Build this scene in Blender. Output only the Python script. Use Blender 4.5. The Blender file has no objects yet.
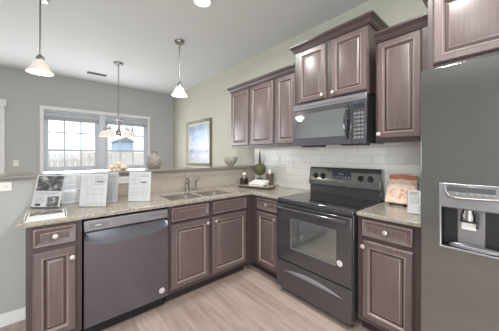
import bpy, bmesh, math, random
from mathutils import Vector, Matrix
random.seed(7)
SC = bpy.context.scene
COL = SC.collection
PI = math.pi

# ------------------------------------------------------------------ camera
cam_d = bpy.data.cameras.new('camera'); cam = bpy.data.objects.new('camera', cam_d); COL.objects.link(cam)
cam.location = (-1.758, -2.001, 1.334)
cam.rotation_euler = (PI/2, 0, -0.711)
cam_d.sensor_width = 36.0; cam_d.sensor_fit = 'HORIZONTAL'
cam_d.lens = 228.655/499*36.0
cam_d.shift_y = -10.08/499
cam_d.clip_start = 0.02
SC.camera = cam

# ------------------------------------------------------------------ world, exposure
w = bpy.data.worlds.new('sky'); SC.world = w; w.use_nodes = True
w.node_tree.nodes['Background'].inputs[0].default_value = (0.80, 0.90, 1.0, 1)
w.node_tree.nodes['Background'].inputs[1].default_value = 2.5
SC.view_settings.view_transform = 'Standard'
SC.view_settings.look = 'None'
SC.view_settings.gamma = 1.0
SC.view_settings.use_curve_mapping = False
SC.view_settings.exposure = -0.1

# ------------------------------------------------------------------ fill lights in added, unseen windows behind the camera; daylight at the far openings
def area(name, loc, rot, sx, sy, power, col):
    d = bpy.data.lights.new(name, 'AREA'); d.shape = 'RECTANGLE'; d.size = sx; d.size_y = sy
    d.energy = power; d.color = col
    o = bpy.data.objects.new(name, d); COL.objects.link(o); o.location = loc; o.rotation_euler = rot
    return o
area('fill_back_window', (-2.0, -5.42, 1.45), (PI/2, 0, PI), 2.6, 1.9, 190, (0.93, 0.98, 1.0))  # added fill, placed in an invented window opening
area('fill_left_window', (-4.92, -3.7, 1.45), (PI/2, 0, -PI/2), 2.2, 1.9, 130, (0.93, 0.98, 1.0))  # added fill from a second invented window
area('daylight_patio_door', (-3.27, 3.68, 1.25), (-PI/2, 0, 0), 1.5, 1.9, 48, (0.93, 0.98, 1.0))
area('daylight_dining_window', (-1.0, 3.66, 1.55), (-PI/2, 0, 0), 1.75, 1.0, 42, (0.90, 0.94, 1.0))

# ------------------------------------------------------------------ materials
def lin(r, g, b):
    f = lambda c: (c/255/12.92) if c/255 <= 0.04045 else ((c/255+0.055)/1.055)**2.4
    return (f(r), f(g), f(b), 1)

class NT:
    def __init__(s, name):
        s.m = bpy.data.materials.new(name); s.m.use_nodes = True
        s.t = s.m.node_tree; s.n = s.t.nodes; s.b = s.n['Principled BSDF']; s._oc = None
    def node(s, typ, **kw):
        n = s.n.new(typ)
        for k, v in kw.items():
            if isinstance(k, str) and hasattr(n, k): setattr(n, k, v)
        return n
    def link(s, a, b): s.t.links.new(a, b)
    def coord(s):
        if not s._oc: s._oc = s.n.new('ShaderNodeTexCoord').outputs['Object']
        return s._oc
    def mapping(s, scale=(1, 1, 1), rot=(0, 0, 0), loc=(0, 0, 0)):
        m = s.n.new('ShaderNodeMapping'); s.link(s.coord(), m.inputs[0])
        m.inputs['Scale'].default_value = scale; m.inputs['Rotation'].default_value = rot; m.inputs['Location'].default_value = loc
        return m.outputs[0]
    def noise(s, scale, detail=4, rough=0.6, vec=None):
        n = s.n.new('ShaderNodeTexNoise'); n.inputs['Scale'].default_value = scale
        n.inputs['Detail'].default_value = detail; n.inputs['Roughness'].default_value = rough
        s.link(vec if vec else s.coord(), n.inputs['Vector']); return n.outputs['Fac']
    def ramp(s, fac, stops):
        r = s.n.new('ShaderNodeValToRGB'); e = r.color_ramp.elements
        while len(e) < len(stops): e.new(0.5)
        for q, (p, c) in zip(e, stops): q.position = p; q.color = c
        s.link(fac, r.inputs[0]); return r.outputs[0]
    def mix(s, fac, a, b, blend='MIX'):
        m = s.n.new('ShaderNodeMix'); m.data_type = 'RGBA'; m.blend_type = blend
        for i, v in ((0, fac), (6, a), (7, b)):
            if isinstance(v, (int, float, tuple)): m.inputs[i].default_value = v
            else: s.link(v, m.inputs[i])
        return m.outputs[2]
    def bump(s, h, strength=0.2, dist=0.01):
        b = s.n.new('ShaderNodeBump'); b.inputs['Strength'].default_value = strength; b.inputs['Distance'].default_value = dist
        s.link(h, b.inputs['Height']); s.link(b.outputs[0], s.b.inputs['Normal'])
    def set(s, **kw):
        for k, v in kw.items(): s.b.inputs[k.replace('_', ' ')].default_value = v
        return s
    def color(s, out): s.link(out, s.b.inputs['Base Color'])

def soft(name, c, rough=0.5, metal=0.0, var=0.06, scale=12, **kw):
    t = NT(name); t.set(Roughness=rough, Metallic=metal, **kw)
    d = tuple(x*(1-var) for x in c[:3])+(1,); l = tuple(min(1, x*(1+var)) for x in c[:3])+(1,)
    t.color(t.ramp(t.noise(scale), [(0.3, d), (0.7, l)]))
    return t.m

M = {}
M['wall'] = soft('greige_wall_paint', lin(187, 188, 187), 0.85, var=0.015, scale=3)
M['wall_half'] = soft('greige_half_wall_paint', lin(178, 177, 175), 0.85, var=0.015, scale=3)
M['wall_warm_lit'] = soft('greige_wall_paint_warm_lit', lin(189, 187, 173), 0.85, var=0.015, scale=3)  # same greige paint, with the warm light on this wall put into the colour
M['ceiling'] = soft('ceiling_paint', lin(213, 215, 214), 0.9, var=0.01, scale=3)
M['trim'] = soft('white_trim_paint', lin(232, 232, 230), 0.45, var=0.01)
M['blind'] = soft('pale_grey_blind', lin(190, 192, 196), 0.6, var=0.02)
M['vinyl'] = soft('white_vinyl', lin(214, 219, 227), 0.4, var=0.01)

# wood of the cabinets: dark stain, fine vertical grain
def wood(name, c1, c2, rough):
    t = NT(name)
    v = t.mapping((38, 38, 2.2))
    g = t.noise(1.6, 4, 0.5, v)
    big = t.noise(2.0, 2, 0.5)
    col = t.ramp(g, [(0.22, c1), (0.80, c2)])
    col = t.mix(t.ramp(big, [(0.35, (0, 0, 0, 1)), (0.7, (0.35, 0.35, 0.35, 1))]), col, tuple(x*1.25 for x in c2[:3])+(1,))
    t.color(col); t.set(Roughness=rough, Coat_Weight=0.75, Coat_Roughness=0.36)
    t.bump(g, 0.05, 0.002)
    return t.m
M['wood'] = wood('espresso_stained_maple', lin(82, 67, 68), lin(108, 92, 90), 0.34)
M['wood_edge'] = wood('espresso_stained_maple_trim', lin(58, 45, 46), lin(76, 61, 60), 0.34)
M['wood_glint'] = wood('painted_glint_maple', lin(122, 104, 101), lin(150, 130, 125), 0.34)  # highlight lines on the door beads, painted in as lighter wood
M['wood_groove_shade'] = wood('painted_groove_shade', lin(34, 25, 26), lin(46, 35, 35), 0.5)  # shade in the door grooves, painted in as darker wood
M['kick'] = soft('dark_toe_kick', lin(52, 40, 40), 0.55)

# floor planks along Y
t = NT('light_oak_vinyl_planks')
mp = t.mapping((1, 1, 1), rot=(0, 0, PI/2))
br = t.n.new('ShaderNodeTexBrick'); t.link(mp, br.inputs['Vector'])
br.offset = 0.37; br.inputs['Scale'].default_value = 1.0
br.inputs['Brick Width'].default_value = 1.22; br.inputs['Row Height'].default_value = 0.18
br.inputs['Mortar Size'].default_value = 0.0016; br.inputs['Mortar Smooth'].default_value = 0.3
br.inputs['Color1'].default_value = lin(186, 168, 157); br.inputs['Color2'].default_value = lin(152, 134, 125)
br.inputs['Mortar'].default_value = lin(112, 97, 87)
gr = t.noise(2.0, 7, 0.65, t.mapping((14, 1.0, 1)))
c = t.mix(0.5, br.outputs['Color'], t.ramp(gr, [(0.30, lin(132, 114, 106)), (0.50, lin(174, 155, 145)), (0.72, lin(202, 185, 175))]))
blot = t.noise(1.0, 3, 0.5, t.mapping((7, 1.1, 1)))
c = t.mix(t.ramp(blot, [(0.55, (0, 0, 0, 1)), (0.75, (0.4, 0.4, 0.4, 1))]), c, lin(136, 122, 110))
t.color(c); t.set(Roughness=0.42, Specular_IOR_Level=0.4)
M['floor'] = t.m

# granite
t = NT('beige_speckled_granite')
n1 = t.noise(45, 8, 0.72); n2 = t.noise(120, 4, 0.7); n3 = t.noise(9, 4, 0.6)
c = t.ramp(n1, [(0.30, lin(96, 90, 86)), (0.44, lin(144, 137, 129)), (0.56, lin(170, 164, 156)), (0.72, lin(204, 200, 194))])
c = t.mix(t.ramp(n3, [(0.42, (0, 0, 0, 1)), (0.62, (0.55, 0.55, 0.55, 1))]), c, lin(158, 146, 130))
c = t.mix(t.ramp(n2, [(0.60, (0, 0, 0, 1)), (0.68, (0.8, 0.8, 0.8, 1))]), c, lin(74, 64, 58))
t.color(c); t.set(Roughness=0.16, Specular_IOR_Level=0.5)
M['granite'] = t.m

M['granite_ledge'] = soft('darker_granite_ledge', lin(128, 124, 114), 0.2, var=0.22, scale=60)  # darker, greyer variant of the countertop granite

# tile: swizzled so that the brick pattern lies in the tile's own plane
def tile(name, axis, c1, c2, grout):
    t = NT(name)
    sep = t.n.new('ShaderNodeSeparateXYZ'); t.link(t.coord(), sep.inputs[0])
    cmb = t.n.new('ShaderNodeCombineXYZ'); t.link(sep.outputs[axis], cmb.inputs[0]); t.link(sep.outputs[2], cmb.inputs[1])
    br = t.n.new('ShaderNodeTexBrick'); t.link(cmb.outputs[0], br.inputs['Vector']); br.offset = 0.5
    br.inputs['Scale'].default_value = 1; br.inputs['Brick Width'].default_value = 0.275; br.inputs['Row Height'].default_value = 0.0835
    br.inputs['Mortar Size'].default_value = 0.0032; br.inputs['Mortar Smooth'].default_value = 0.6
    br.inputs['Color1'].default_value = c1; br.inputs['Color2'].default_value = c2; br.inputs['Mortar'].default_value = grout
    t.color(br.outputs['Color']); t.set(Roughness=0.17, Specular_IOR_Level=0.5)
    inv = t.n.new('ShaderNodeMath'); inv.operation = 'SUBTRACT'; inv.inputs[0].default_value = 1; t.link(br.outputs['Fac'], inv.inputs[1])
    t.bump(inv.outputs[0], 0.6, 0.002)
    return t.m
M['tile_right'] = tile('glossy_offwhite_subway_tile', 1, lin(238, 236, 231), lin(232, 229, 223), lin(208, 205, 198))
M['tile_half'] = tile('glossy_offwhite_subway_tile_shaded', 0, lin(178, 169, 157), lin(172, 163, 150), lin(163, 154, 142))  # same tile facing away from the light; its shade is in the colour

M['steel'] = soft('brushed_steel', lin(222, 216, 208), 0.36, 1.0, var=0.05, scale=30)
M['nickel'] = soft('brushed_nickel', lin(160, 155, 150), 0.30, 1.0, var=0.04, scale=30)
M['knob'] = soft('satin_nickel_knob', lin(226, 218, 210), 0.34, 0.75, var=0.02)
M['black_gloss'] = soft('black_glass', lin(40, 40, 43), 0.07, 0.0, var=0.02, IOR=2.2)
M['black_enamel'] = soft('black_enamel', lin(94, 92, 95), 0.13, 0.62, var=0.03, Coat_Weight=0.4, Coat_Roughness=0.06)
M['slate'] = soft('black_stainless', lin(134, 136, 134), 0.14, 0.85, var=0.03, scale=20)
M['slate_dark'] = soft('black_stainless_darker', lin(117, 115, 122), 0.20, 0.8, var=0.03, scale=20)
M['slate_light'] = soft('grey_appliance_trim', lin(150, 149, 153), 0.28, 0.6, var=0.03, scale=20)
M['black_plastic'] = soft('black_plastic', lin(28, 28, 30), 0.4, var=0.05)
M['grey_plastic'] = soft('grey_plastic', lin(120, 120, 124), 0.35, var=0.03)
M['silver'] = soft('polished_silver_trim', lin(215, 214, 212), 0.18, 1.0, var=0.02)
M['white_plastic'] = soft('white_plastic', lin(236, 234, 228), 0.4, var=0.01)
M['oven_glass'] = soft('oven_window_glass', lin(150, 152, 150), 0.06, 0.75, var=0.02)
M['mw_glass'] = soft('microwave_door_glass', lin(186, 190, 190), 0.04, 0.9, var=0.02)
M['lcd'] = soft('blue_grey_display', lin(48, 56, 66), 0.12, var=0.1, scale=60)
M['badge'] = soft('pale_sticker', lin(206, 200, 196), 0.5, var=0.02)
M['paper'] = soft('white_paper', lin(224, 221, 222), 0.7, var=0.015)
M['ink'] = soft('grey_ink', lin(184, 181, 184), 0.7, var=0.1, scale=200)
M['ink_dark'] = soft('dark_ink', lin(64, 62, 64), 0.6, var=0.2, scale=200)
M['ceramic'] = soft('matte_stone_ceramic', lin(146, 138, 130), 0.6, var=0.08, scale=40)
M['ceramic_taupe'] = soft('taupe_ceramic', lin(168, 162, 148), 0.5, var=0.08, scale=25)
M['iron'] = soft('dark_bronze_wire', lin(58, 48, 42), 0.4, 0.6, var=0.1)
M['wicker'] = soft('dark_brown_leather', lin(66, 54, 48), 0.5, var=0.15, scale=80)
M['pot'] = soft('dark_taupe_pot', lin(92, 78, 66), 0.55, var=0.12, scale=60)
M['tray_wood'] = soft('pale_glossy_tray', lin(176, 166, 150), 0.22, 0.2, var=0.06)
M['banner'] = soft('orange_print', lin(206, 132, 100), 0.4, var=0.08)
M['candle'] = soft('ivory_wax', lin(238, 230, 214), 0.5, var=0.01)
M['moss'] = soft('moss_green_leaves', lin(92, 90, 58), 0.8, var=0.35, scale=90)
M['twig'] = soft('brown_twig', lin(58, 54, 36), 0.8, var=0.2, scale=60)
M['coral'] = soft('peach_coral', lin(226, 204, 184), 0.7, var=0.12, scale=40)
M['fence'] = soft('weathered_fence_wood', lin(228, 214, 200), 0.8, var=0.1, scale=8)
M['grass'] = soft('lawn', lin(120, 128, 80), 0.9, var=0.2)
M['siding'] = soft('pale_blue_siding', lin(190, 204, 222), 0.8, var=0.03)
M['roof'] = soft('grey_shingles', lin(140, 142, 148), 0.9, var=0.1)
M['dark_hole'] = soft('dark_interior', lin(14, 14, 15), 0.7)
M['frame_gold'] = soft('antique_silver_frame', lin(112, 104, 82), 0.38, 0.5, var=0.12, scale=40)
M['mat_board'] = soft('ivory_mat_board', lin(222, 220, 206), 0.8, var=0.01)

# clear pane
def clear(name, tint=(1, 1, 1, 1), gloss=0.08, rough=0.02):
    m = bpy.data.materials.new(name); m.use_nodes = True; n = m.node_tree.nodes; l = m.node_tree.links
    n.remove(n['Principled BSDF']); out = n['Material Output']
    tr = n.new('ShaderNodeBsdfTransparent'); tr.inputs[0].default_value = tint
    gl = n.new('ShaderNodeBsdfGlossy'); gl.inputs['Roughness'].default_value = rough
    mx = n.new('ShaderNodeMixShader'); mx.inputs[0].default_value = gloss
    l.new(tr.outputs[0], mx.inputs[1]); l.new(gl.outputs[0], mx.inputs[2]); l.new(mx.outputs[0], out.inputs[0])
    return m
M['glass'] = clear('window_glass', (0.97, 0.98, 1, 1), 0.05)
M['acrylic'] = clear('clear_acrylic', (0.96, 0.97, 0.97, 1), 0.05, 0.05)
M['bottle'] = clear('clear_bottle_glass', (0.90, 0.90, 0.88, 1), 0.22, 0.05)

def glow(name, c, e):
    t = NT(name); t.set(Roughness=0.4, Emission_Strength=e); t.b.inputs['Base Color'].default_value = (0.74, 0.70, 0.64, 1)
    n = t.noise(14, 3); t.link(t.ramp(n, [(0.3, tuple(x*0.86 for x in c[:3])+(1,)), (0.7, c)]), t.b.inputs['Emission Color'])
    return t.m
M['shade'] = glow('frosted_glass_lit', (1.0, 0.88, 0.72, 1), 0.24)
M['lamp'] = glow('recessed_lamp', (1.0, 0.97, 0.92, 1), 3.0)
M['bulb'] = glow('lit_bulb', (1.0, 0.9, 0.74, 1), 4.0)

# seascape painting
t = NT('blue_seascape_paint')
sep = t.n.new('ShaderNodeSeparateXYZ'); t.link(t.coord(), sep.inputs[0])
mr = t.n.new('ShaderNodeMapRange'); t.link(sep.outputs[2], mr.inputs[0]); mr.inputs[1].default_value = 0.11; mr.inputs[2].default_value = 0.83
c = t.ramp(mr.outputs[0], [(0.0, lin(168, 176, 190)), (0.14, lin(186, 188, 198)), (0.27, lin(134, 140, 168)), (0.36, lin(196, 208, 222)), (0.62, lin(160, 182, 202)), (1.0, lin(132, 160, 184))])
cl = t.noise(1.0, 5, 0.6, t.mapping((4, 4, 7)))
c = t.mix(t.ramp(cl, [(0.5, (0, 0, 0, 1)), (0.68, (0.75, 0.75, 0.75, 1))]), c, lin(226, 226, 226))
t.color(c); t.set(Roughness=0.3)
M['art'] = t.m
# photo print: blotchy greys / peach food photo
t = NT('grey_photo_print'); n = t.noise(28, 5, 0.65)
t.color(t.ramp(n, [(0.34, lin(40, 40, 40)), (0.47, lin(90, 92, 90)), (0.57, lin(128, 120, 120)), (0.68, lin(214, 212, 210))])); t.set(Roughness=0.4); M['photo'] = t.m
t = NT('peach_food_print'); n = t.noise(22, 6, 0.7)
t.color(t.ramp(n, [(0.32, lin(210, 140, 106)), (0.44, lin(232, 188, 158)), (0.54, lin(238, 222, 206)), (0.70, lin(230, 180, 146))])); t.set(Roughness=0.35); M['food'] = t.m

# ------------------------------------------------------------------ mesh helpers
class MB:
    def __init__(s): s.bm = bmesh.new()
    def box(s, x0, x1, y0, y1, z0, z1, mat=None):
        vs = [s.bm.verts.new(p) for p in ((x0, y0, z0), (x1, y0, z0), (x1, y1, z0), (x0, y1, z0), (x0, y0, z1), (x1, y0, z1), (x1, y1, z1), (x0, y1, z1))]
        if mat is not None:
            for v in vs: v.co = mat @ v.co
        for f in ((3, 2, 1, 0), (4, 5, 6, 7), (0, 1, 5, 4), (1, 2, 6, 5), (2, 3, 7, 6), (3, 0, 4, 7)): s.bm.faces.new([vs[i] for i in f])
        return s
    def rings(s, rings, cap0=True, cap1=True, closed=True, slots=None):
        R = [[s.bm.verts.new(p) for p in r] for r in rings]
        n = len(R[0])
        for q, (a, b) in enumerate(zip(R, R[1:])):
            for i in range(n if closed else n-1):
                j = (i+1) % n
                f = s.bm.faces.new((a[i], a[j], b[j], b[i]))
                if slots: f.material_index = slots[q]
        if cap0: s.bm.faces.new(R[0][::-1])
        if cap1: s.bm.faces.new(R[-1])
        return s
    def lathe(s, prof, c=(0, 0, 0), n=24, mat=None, cap0=True, cap1=True, fn=None):
        rs = []
        for r, z in prof:
            ring = []
            for i in range(n):
                a = 2*PI*i/n; rr = max(r, 1e-4)
                if fn: rr *= fn(a, z)
                p = Vector((rr*math.cos(a), rr*math.sin(a), z))
                ring.append((mat @ p if mat is not None else p)+Vector(c))
            rs.append(ring)
        return s.rings(rs, cap0, cap1)
    def tube(s, pts, r, n=8, cap=True):
        pts = [Vector(p) for p in pts]; rs = []
        rad = r if isinstance(r, (list, tuple)) else [r]*len(pts)
        up = Vector((0, 0, 1))
        for i, p in enumerate(pts):
            d = (pts[min(i+1, len(pts)-1)]-pts[max(i-1, 0)]).normalized()
            u = up if abs(d.dot(up)) < 0.95 else Vector((1, 0, 0))
            a = d.cross(u).normalized(); b = a.cross(d).normalized()
            rs.append([p+rad[i]*(math.cos(2*PI*k/n)*a+math.sin(2*PI*k/n)*b) for k in range(n)])
        return s.rings(rs, cap, cap)
    def sphere(s, c, r, n=14, sc=(1, 1, 1)):
        rs = []
        for i in range(1, n//2+2):
            th = PI*(i-0.5)/(n//2+1)
            rs.append([Vector(c)+Vector((sc[0]*r*math.sin(th)*math.cos(2*PI*k/n), sc[1]*r*math.sin(th)*math.sin(2*PI*k/n), -sc[2]*r*math.cos(th))) for k in range(n)])
        return s.rings(rs)
    def slab(s, xs, ys, filled, z0, z1, plane='xy', off=(0, 0, 0)):
        """solid made of the filled cells of a grid, one welded skin"""
        V = {}
        def v(i, j, k):
            if (i, j, k) not in V:
                a, b, c = xs[i], ys[j], (z0, z1)[k]
                V[(i, j, k)] = s.bm.verts.new((a, b, c) if plane == 'xy' else (a, c, b))
            return V[(i, j, k)]
        F = lambda i, j: 0 <= i < len(xs)-1 and 0 <= j < len(ys)-1 and filled(i, j)
        for i in range(len(xs)-1):
            for j in range(len(ys)-1):
                if not F(i, j): continue
                s.bm.faces.new((v(i, j, 1), v(i+1, j, 1), v(i+1, j+1, 1), v(i, j+1, 1)))
                s.bm.faces.new((v(i, j+1, 0), v(i+1, j+1, 0), v(i+1, j, 0), v(i, j, 0)))
                if not F(i-1, j): s.bm.faces.new((v(i, j, 0), v(i, j, 1), v(i, j+1, 1), v(i, j+1, 0)))
                if not F(i+1, j): s.bm.faces.new((v(i+1, j, 0), v(i+1, j+1, 0), v(i+1, j+1, 1), v(i+1, j, 1)))
                if not F(i, j-1): s.bm.faces.new((v(i, j, 0), v(i+1, j, 0), v(i+1, j, 1), v(i, j, 1)))
                if not F(i, j+1): s.bm.faces.new((v(i, j+1, 0), v(i, j+1, 1), v(i+1, j+1, 1), v(i+1, j+1, 0)))
        return s
    def panel(s, x0, x1, z0, z1, prof, yback=0.0, slots=None):
        """rectangular door front in the xz plane; prof = (inset, forward) loops, forward is towards -y"""
        L = [[(x0, yback, z0), (x1, yback, z0), (x1, yback, z1), (x0, yback, z1)]]
        for ins, f in prof:
            L.append([(x0+ins, yback-f, z0+ins), (x1-ins, yback-f, z0+ins), (x1-ins, yback-f, z1-ins), (x0+ins, yback-f, z1-ins)])
        return s.rings(L, slots=slots)
    def crown(s, x0, x1, depth, z, prof, left=True, right=True):
        """crown moulding round a cabinet: prof = (out, dz)"""
        rs = []
        for o, dz in prof:
            r = []
            if left: r.append((x0-o, depth, z+dz))
            r.append((x0-(o if left else 0), -o, z+dz)); r.append((x1+(o if right else 0), -o, z+dz))
            if right: r.append((x1+o, depth, z+dz))
            rs.append(r)
        # close the section at the back
        inner = lambda dz: [p for p in ([(x0+0.005, depth, z+dz)] if left else [])+[(x0+(0.005 if left else 0), 0.005, z+dz), (x1-(0.005 if right else 0), 0.005, z+dz)]+([(x1-0.005, depth, z+dz)] if right else [])]
        rs.append(inner(prof[-1][1])); rs.append(inner(prof[0][1])); rs.append(rs[0])
        n = len(rs[0]); R = [[s.bm.verts.new(p) for p in r] for r in rs[:-1]]; R.append(R[0])
        for a, b in zip(R, R[1:]):
            for i in range(n-1): s.bm.faces.new((a[i], a[i+1], b[i+1], b[i]))
        s.bm.faces.new([r[0] for r in R[:-1]]); s.bm.faces.new([r[-1] for r in R[:-1]][::-1])
        return s
    def build(s, name, mat, parent=None, bevel=0.0, seg=2, smooth=True, loc=None, rot=None, angle=38, subsurf=0):
        bmesh.ops.recalc_face_normals(s.bm, faces=s.bm.faces[:])
        me = bpy.data.meshes.new(name); s.bm.to_mesh(me); s.bm.free()
        for q in (mat if isinstance(mat, tuple) else (mat,)): me.materials.append(q if not isinstance(q, str) else M[q])
        if smooth:
            for p in me.polygons: p.use_smooth = True
            me.set_sharp_from_angle(angle=math.radians(angle))
        o = bpy.data.objects.new(name, me); COL.objects.link(o)
        if parent: o.parent = parent
        if loc: o.location = loc
        if rot: o.rotation_euler = rot
        if bevel:
            b = o.modifiers.new('bevel', 'BEVEL'); b.width = bevel; b.segments = seg; b.limit_method = 'ANGLE'; b.angle_limit = math.radians(40)
            b.harden_normals = False
        if subsurf:
            q = o.modifiers.new('subsurf', 'SUBSURF'); q.levels = subsurf; q.render_levels = subsurf
        return o

def box(name, mat, x0, x1, y0, y1, z0, z1, parent=None, bevel=0.002):
    return MB().box(x0, x1, y0, y1, z0, z1).build(name, mat, parent, bevel)
def tag(o, label=None, cat=None, group=None, kind=None):
    if label: o['label'] = label
    if cat: o['category'] = cat
    if group: o['group'] = group
    if kind: o['kind'] = kind
    return o
def thing(name, label, cat, loc=(0, 0, 0), rz=0.0, group=None):
    o = bpy.data.objects.new(name, None); o.empty_display_size = 0.1; COL.objects.link(o)
    o.location = loc; o.rotation_euler = (0, 0, rz)
    return tag(o, label, cat, group)
def struct(o, label=None): return tag(o, label, kind='structure')
def copy_tree(o, parent=None):
    c = o.copy(); COL.objects.link(c)
    if parent: c.parent = parent
    for ch in list(o.children): copy_tree(ch, c)
    return c

# ------------------------------------------------------------------ the setting
CEIL = 2.859; FAR = 3.724; RW = 0.60; LEFT = -5.0; BACK = -5.5
struct(box('floor', 'floor', LEFT, RW, BACK, FAR, -0.05, 0.0, bevel=0), 'light oak plank floor')
struct(box('ceiling', 'ceiling', LEFT, RW, BACK, FAR, CEIL, CEIL+0.1, bevel=0), 'pale ceiling')
struct(box('wall_right', 'wall_warm_lit', RW, RW+0.12, BACK, FAR+0.12, 0, CEIL, bevel=0), 'greige wall behind the range, warm light put into its colour')
# far wall with two openings
WX0, WX1, WZ0, WZ1 = -1.880, -0.045, 1.03, 2.195
PX0, PX1, PZ1 = -4.1, -2.44, 2.19
xs = [LEFT, PX0, PX1, WX0, WX1, RW]; zs = [0, 0.04, WZ0, PZ1, WZ1, CEIL]
fw = MB().slab(xs, zs, lambda i, j: not ((i == 3 and j in (2, 3)) or (i == 1 and j in (1, 2))), FAR, FAR+0.12, 'xz').build('wall_far', 'wall')
struct(fw, 'greige dining room wall with the window')
struct(MB().slab([BACK, -4.8, -2.6, FAR+0.12], [0, 0.5, 2.4, CEIL], lambda i, j: not (i == 1 and j == 1), 0, 0.12, 'xy').build('wall_left', 'wall', rot=(PI/2, 0, PI/2), loc=(LEFT-0.12, 0, 0)), 'greige side wall')
struct(MB().slab([LEFT, -3.3, -0.7, RW], [0, 0.5, 2.4, CEIL], lambda i, j: not (i == 1 and j == 1), BACK-0.12, BACK, 'xz').build('wall_back', 'wall'), 'greige wall behind the viewer')
for nm, args in (('added_window_back', dict(a=(-3.3, -0.7), ax='x', at=BACK-0.06)), ('added_window_left', dict(a=(-4.8, -2.6), ax='y', at=LEFT-0.06))):  # unseen windows, added to frame the fill lights
    a0, a1 = args['a']; m = MB(); g = MB(); at = args['at']
    am = (a0+a1)/2
    for u0, u1, z0, z1 in ((a0, a0+0.06, 0.5, 2.4), (a1-0.06, a1, 0.5, 2.4), (am-0.04, am+0.04, 0.56, 2.34), (a0+.06, a1-.06, 0.5, 0.56), (a0+.06, a1-.06, 2.34, 2.4), (a0+.06, a1-.06, 1.42, 1.47)):
        if args['ax'] == 'x': m.box(u0, u1, at-0.03, at+0.03, z0, z1)
        else: m.box(at-0.03, at+0.03, u0, u1, z0, z1)
    struct(m.build(nm, 'vinyl'), 'white frame of an added, unseen window')

# half wall between kitchen and dining room, with its tile
HW = 0.61
struct(box('wall_middle', 'wall_half', -3.0, RW, HW, HW+0.13, 0, 1.147, bevel=0), 'greige half wall carrying the bar ledge')
struct(box('baseboard_middle', 'trim', -3.0, -1.89, HW-0.015, HW, 0, 0.10, bevel=0.004), 'white baseboard on the half wall')
struct(box('trim_1', 'tile_half', -1.885, RW-0.008, HW-0.008, HW, 0.9145, 1.1475, bevel=0), 'off-white tile backsplash on the half wall, shade put into its colour')
struct(box('trim_2', 'tile_right', RW-0.008, RW, -1.66, HW-0.008, 0.9145, 1.449, bevel=0), 'off-white subway tile backsplash on the right wall')
struct(box('baseboard_far', 'trim', -2.3, RW, FAR-0.015, FAR, 0, 0.10, bevel=0.004), 'white baseboard on the far wall')
struct(box('baseboard_right', 'trim', RW-0.015, RW, HW+0.13, FAR-0.015, 0, 0.10, bevel=0.004), 'white baseboard on the right wall')

# dining window: casing, two double-hung units
def dining_window():
    y0 = FAR-0.022
    m = MB()
    m.box(WX0-0.058, WX0, y0, FAR-0.001, WZ0-0.03, WZ1+0.06).box(WX1, WX1+0.058, y0, FAR-0.001, WZ0-0.03, WZ1+0.06)
    m.box(WX0-0.062, WX1+0.062, y0-0.006, FAR-0.001, WZ1-0.004, WZ1+0.065)
    root = m.build('window_1', 'trim', None, 0.003); struct(root, 'white double window of the dining room')
    box('window_sill', 'trim', WX0-0.075, WX1+0.075, FAR-0.05, FAR+0.06, WZ0-0.03, WZ0, root, 0.004)
    box('window_apron', 'trim', WX0-0.058, WX1+0.058, FAR-0.02, FAR-0.001, WZ0-0.11, WZ0-0.031, root, 0.003)
    mid = (WX0+WX1)/2
    box('mullion', 'vinyl', mid-0.055, mid+0.055, FAR-0.01, FAR+0.10, WZ0, WZ1, root, 0.003)
    for a, b in ((WX0, mid-0.055), (mid+0.055, WX1)):
        fr = MB()
        for q in ((a, a+0.035, WZ0, WZ1), (b-0.035, b, WZ0, WZ1), (a+.035, b-.035, WZ0, WZ0+0.04), (a+.035, b-.035, WZ1-0.04, WZ1)):
            fr.box(q[0], q[1], FAR+0.03, FAR+0.10, q[2], q[3])
        f = fr.build('window_frame', 'vinyl', root, 0.003)
        zm = 1.435
        for z0, z1, yy, rows in ((WZ0+0.04, zm+0.022, FAR+0.045, 1), (zm-0.022, WZ1-0.04, FAR+0.07, 2)):
            s = MB(); A, B = a+0.035, b-0.035
            for q in ((A, A+0.03, z0, z1), (B-0.03, B, z0, z1), (A+.03, B-.03, z0, z0+0.045), (A+.03, B-.03, z1-0.045, z1)):
                s.box(q[0], q[1], yy, yy+0.022, q[2], q[3])
            for k in (1, 2):
                xx = A+(B-A)*k/3; s.box(xx-0.012, xx+0.012, yy+0.006, yy+0.016, z0+0.04, z1-0.04)
            if rows == 2:
                zz = (z0+z1)/2; s.box(A+.03, B-.03, yy+0.005, yy+0.015, zz-0.012, zz+0.012)
            ss = s.build('sash', 'vinyl', root, 0.002)
            box('glass', 'glass', A+0.03, B-0.03, yy+0.009, yy+0.012, z0+0.04, z1-0.04, ss, 0)
        bl = MB(); bl.box(a+0.005, b-0.005, FAR+0.0, FAR+0.028, WZ1-0.125, WZ1-0.082)
        for k in range(6): bl.box(a+0.01, b-0.01, FAR+0.002, FAR+0.027, WZ1-0.135-k*0.011, WZ1-0.127-k*0.011)
        bl.build('raised_blind', 'blind', root, 0.001)
    return root
dining_window()
# glazed patio door at the left end of the far wall
pd = MB(); pd.box(PX1, PX1+0.06, FAR-0.022, FAR-0.001, 0, PZ1+0.01).box(PX0-0.06, PX0, FAR-0.022, FAR-0.001, 0, PZ1+0.01).box(PX0-0.08, PX1+0.085, FAR-0.05, FAR-0.001, PZ1-0.02, PZ1+0.10)
pr_ = struct(pd.build('door_1', 'trim', None, 0.003), 'white patio door casing')
df = MB()
for q in ((PX0, PX0+0.08), (PX1-0.08, PX1), ((PX0+PX1)/2-0.06, (PX0+PX1)/2+0.06)): df.box(q[0], q[1], FAR+0.03, FAR+0.08, 0.04, PZ1)
df.box(PX0, PX1, FAR+0.035, FAR+0.075, 0.04, 0.14).box(PX0, PX1, FAR+0.035, FAR+0.075, PZ1-0.09, PZ1)
df.build('door_frame', 'vinyl', pr_, 0.003)
box('glass', 'glass', PX0+0.08, PX1-0.08, FAR+0.05, FAR+0.054, 0.14, PZ1-0.09, pr_, 0)

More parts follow.
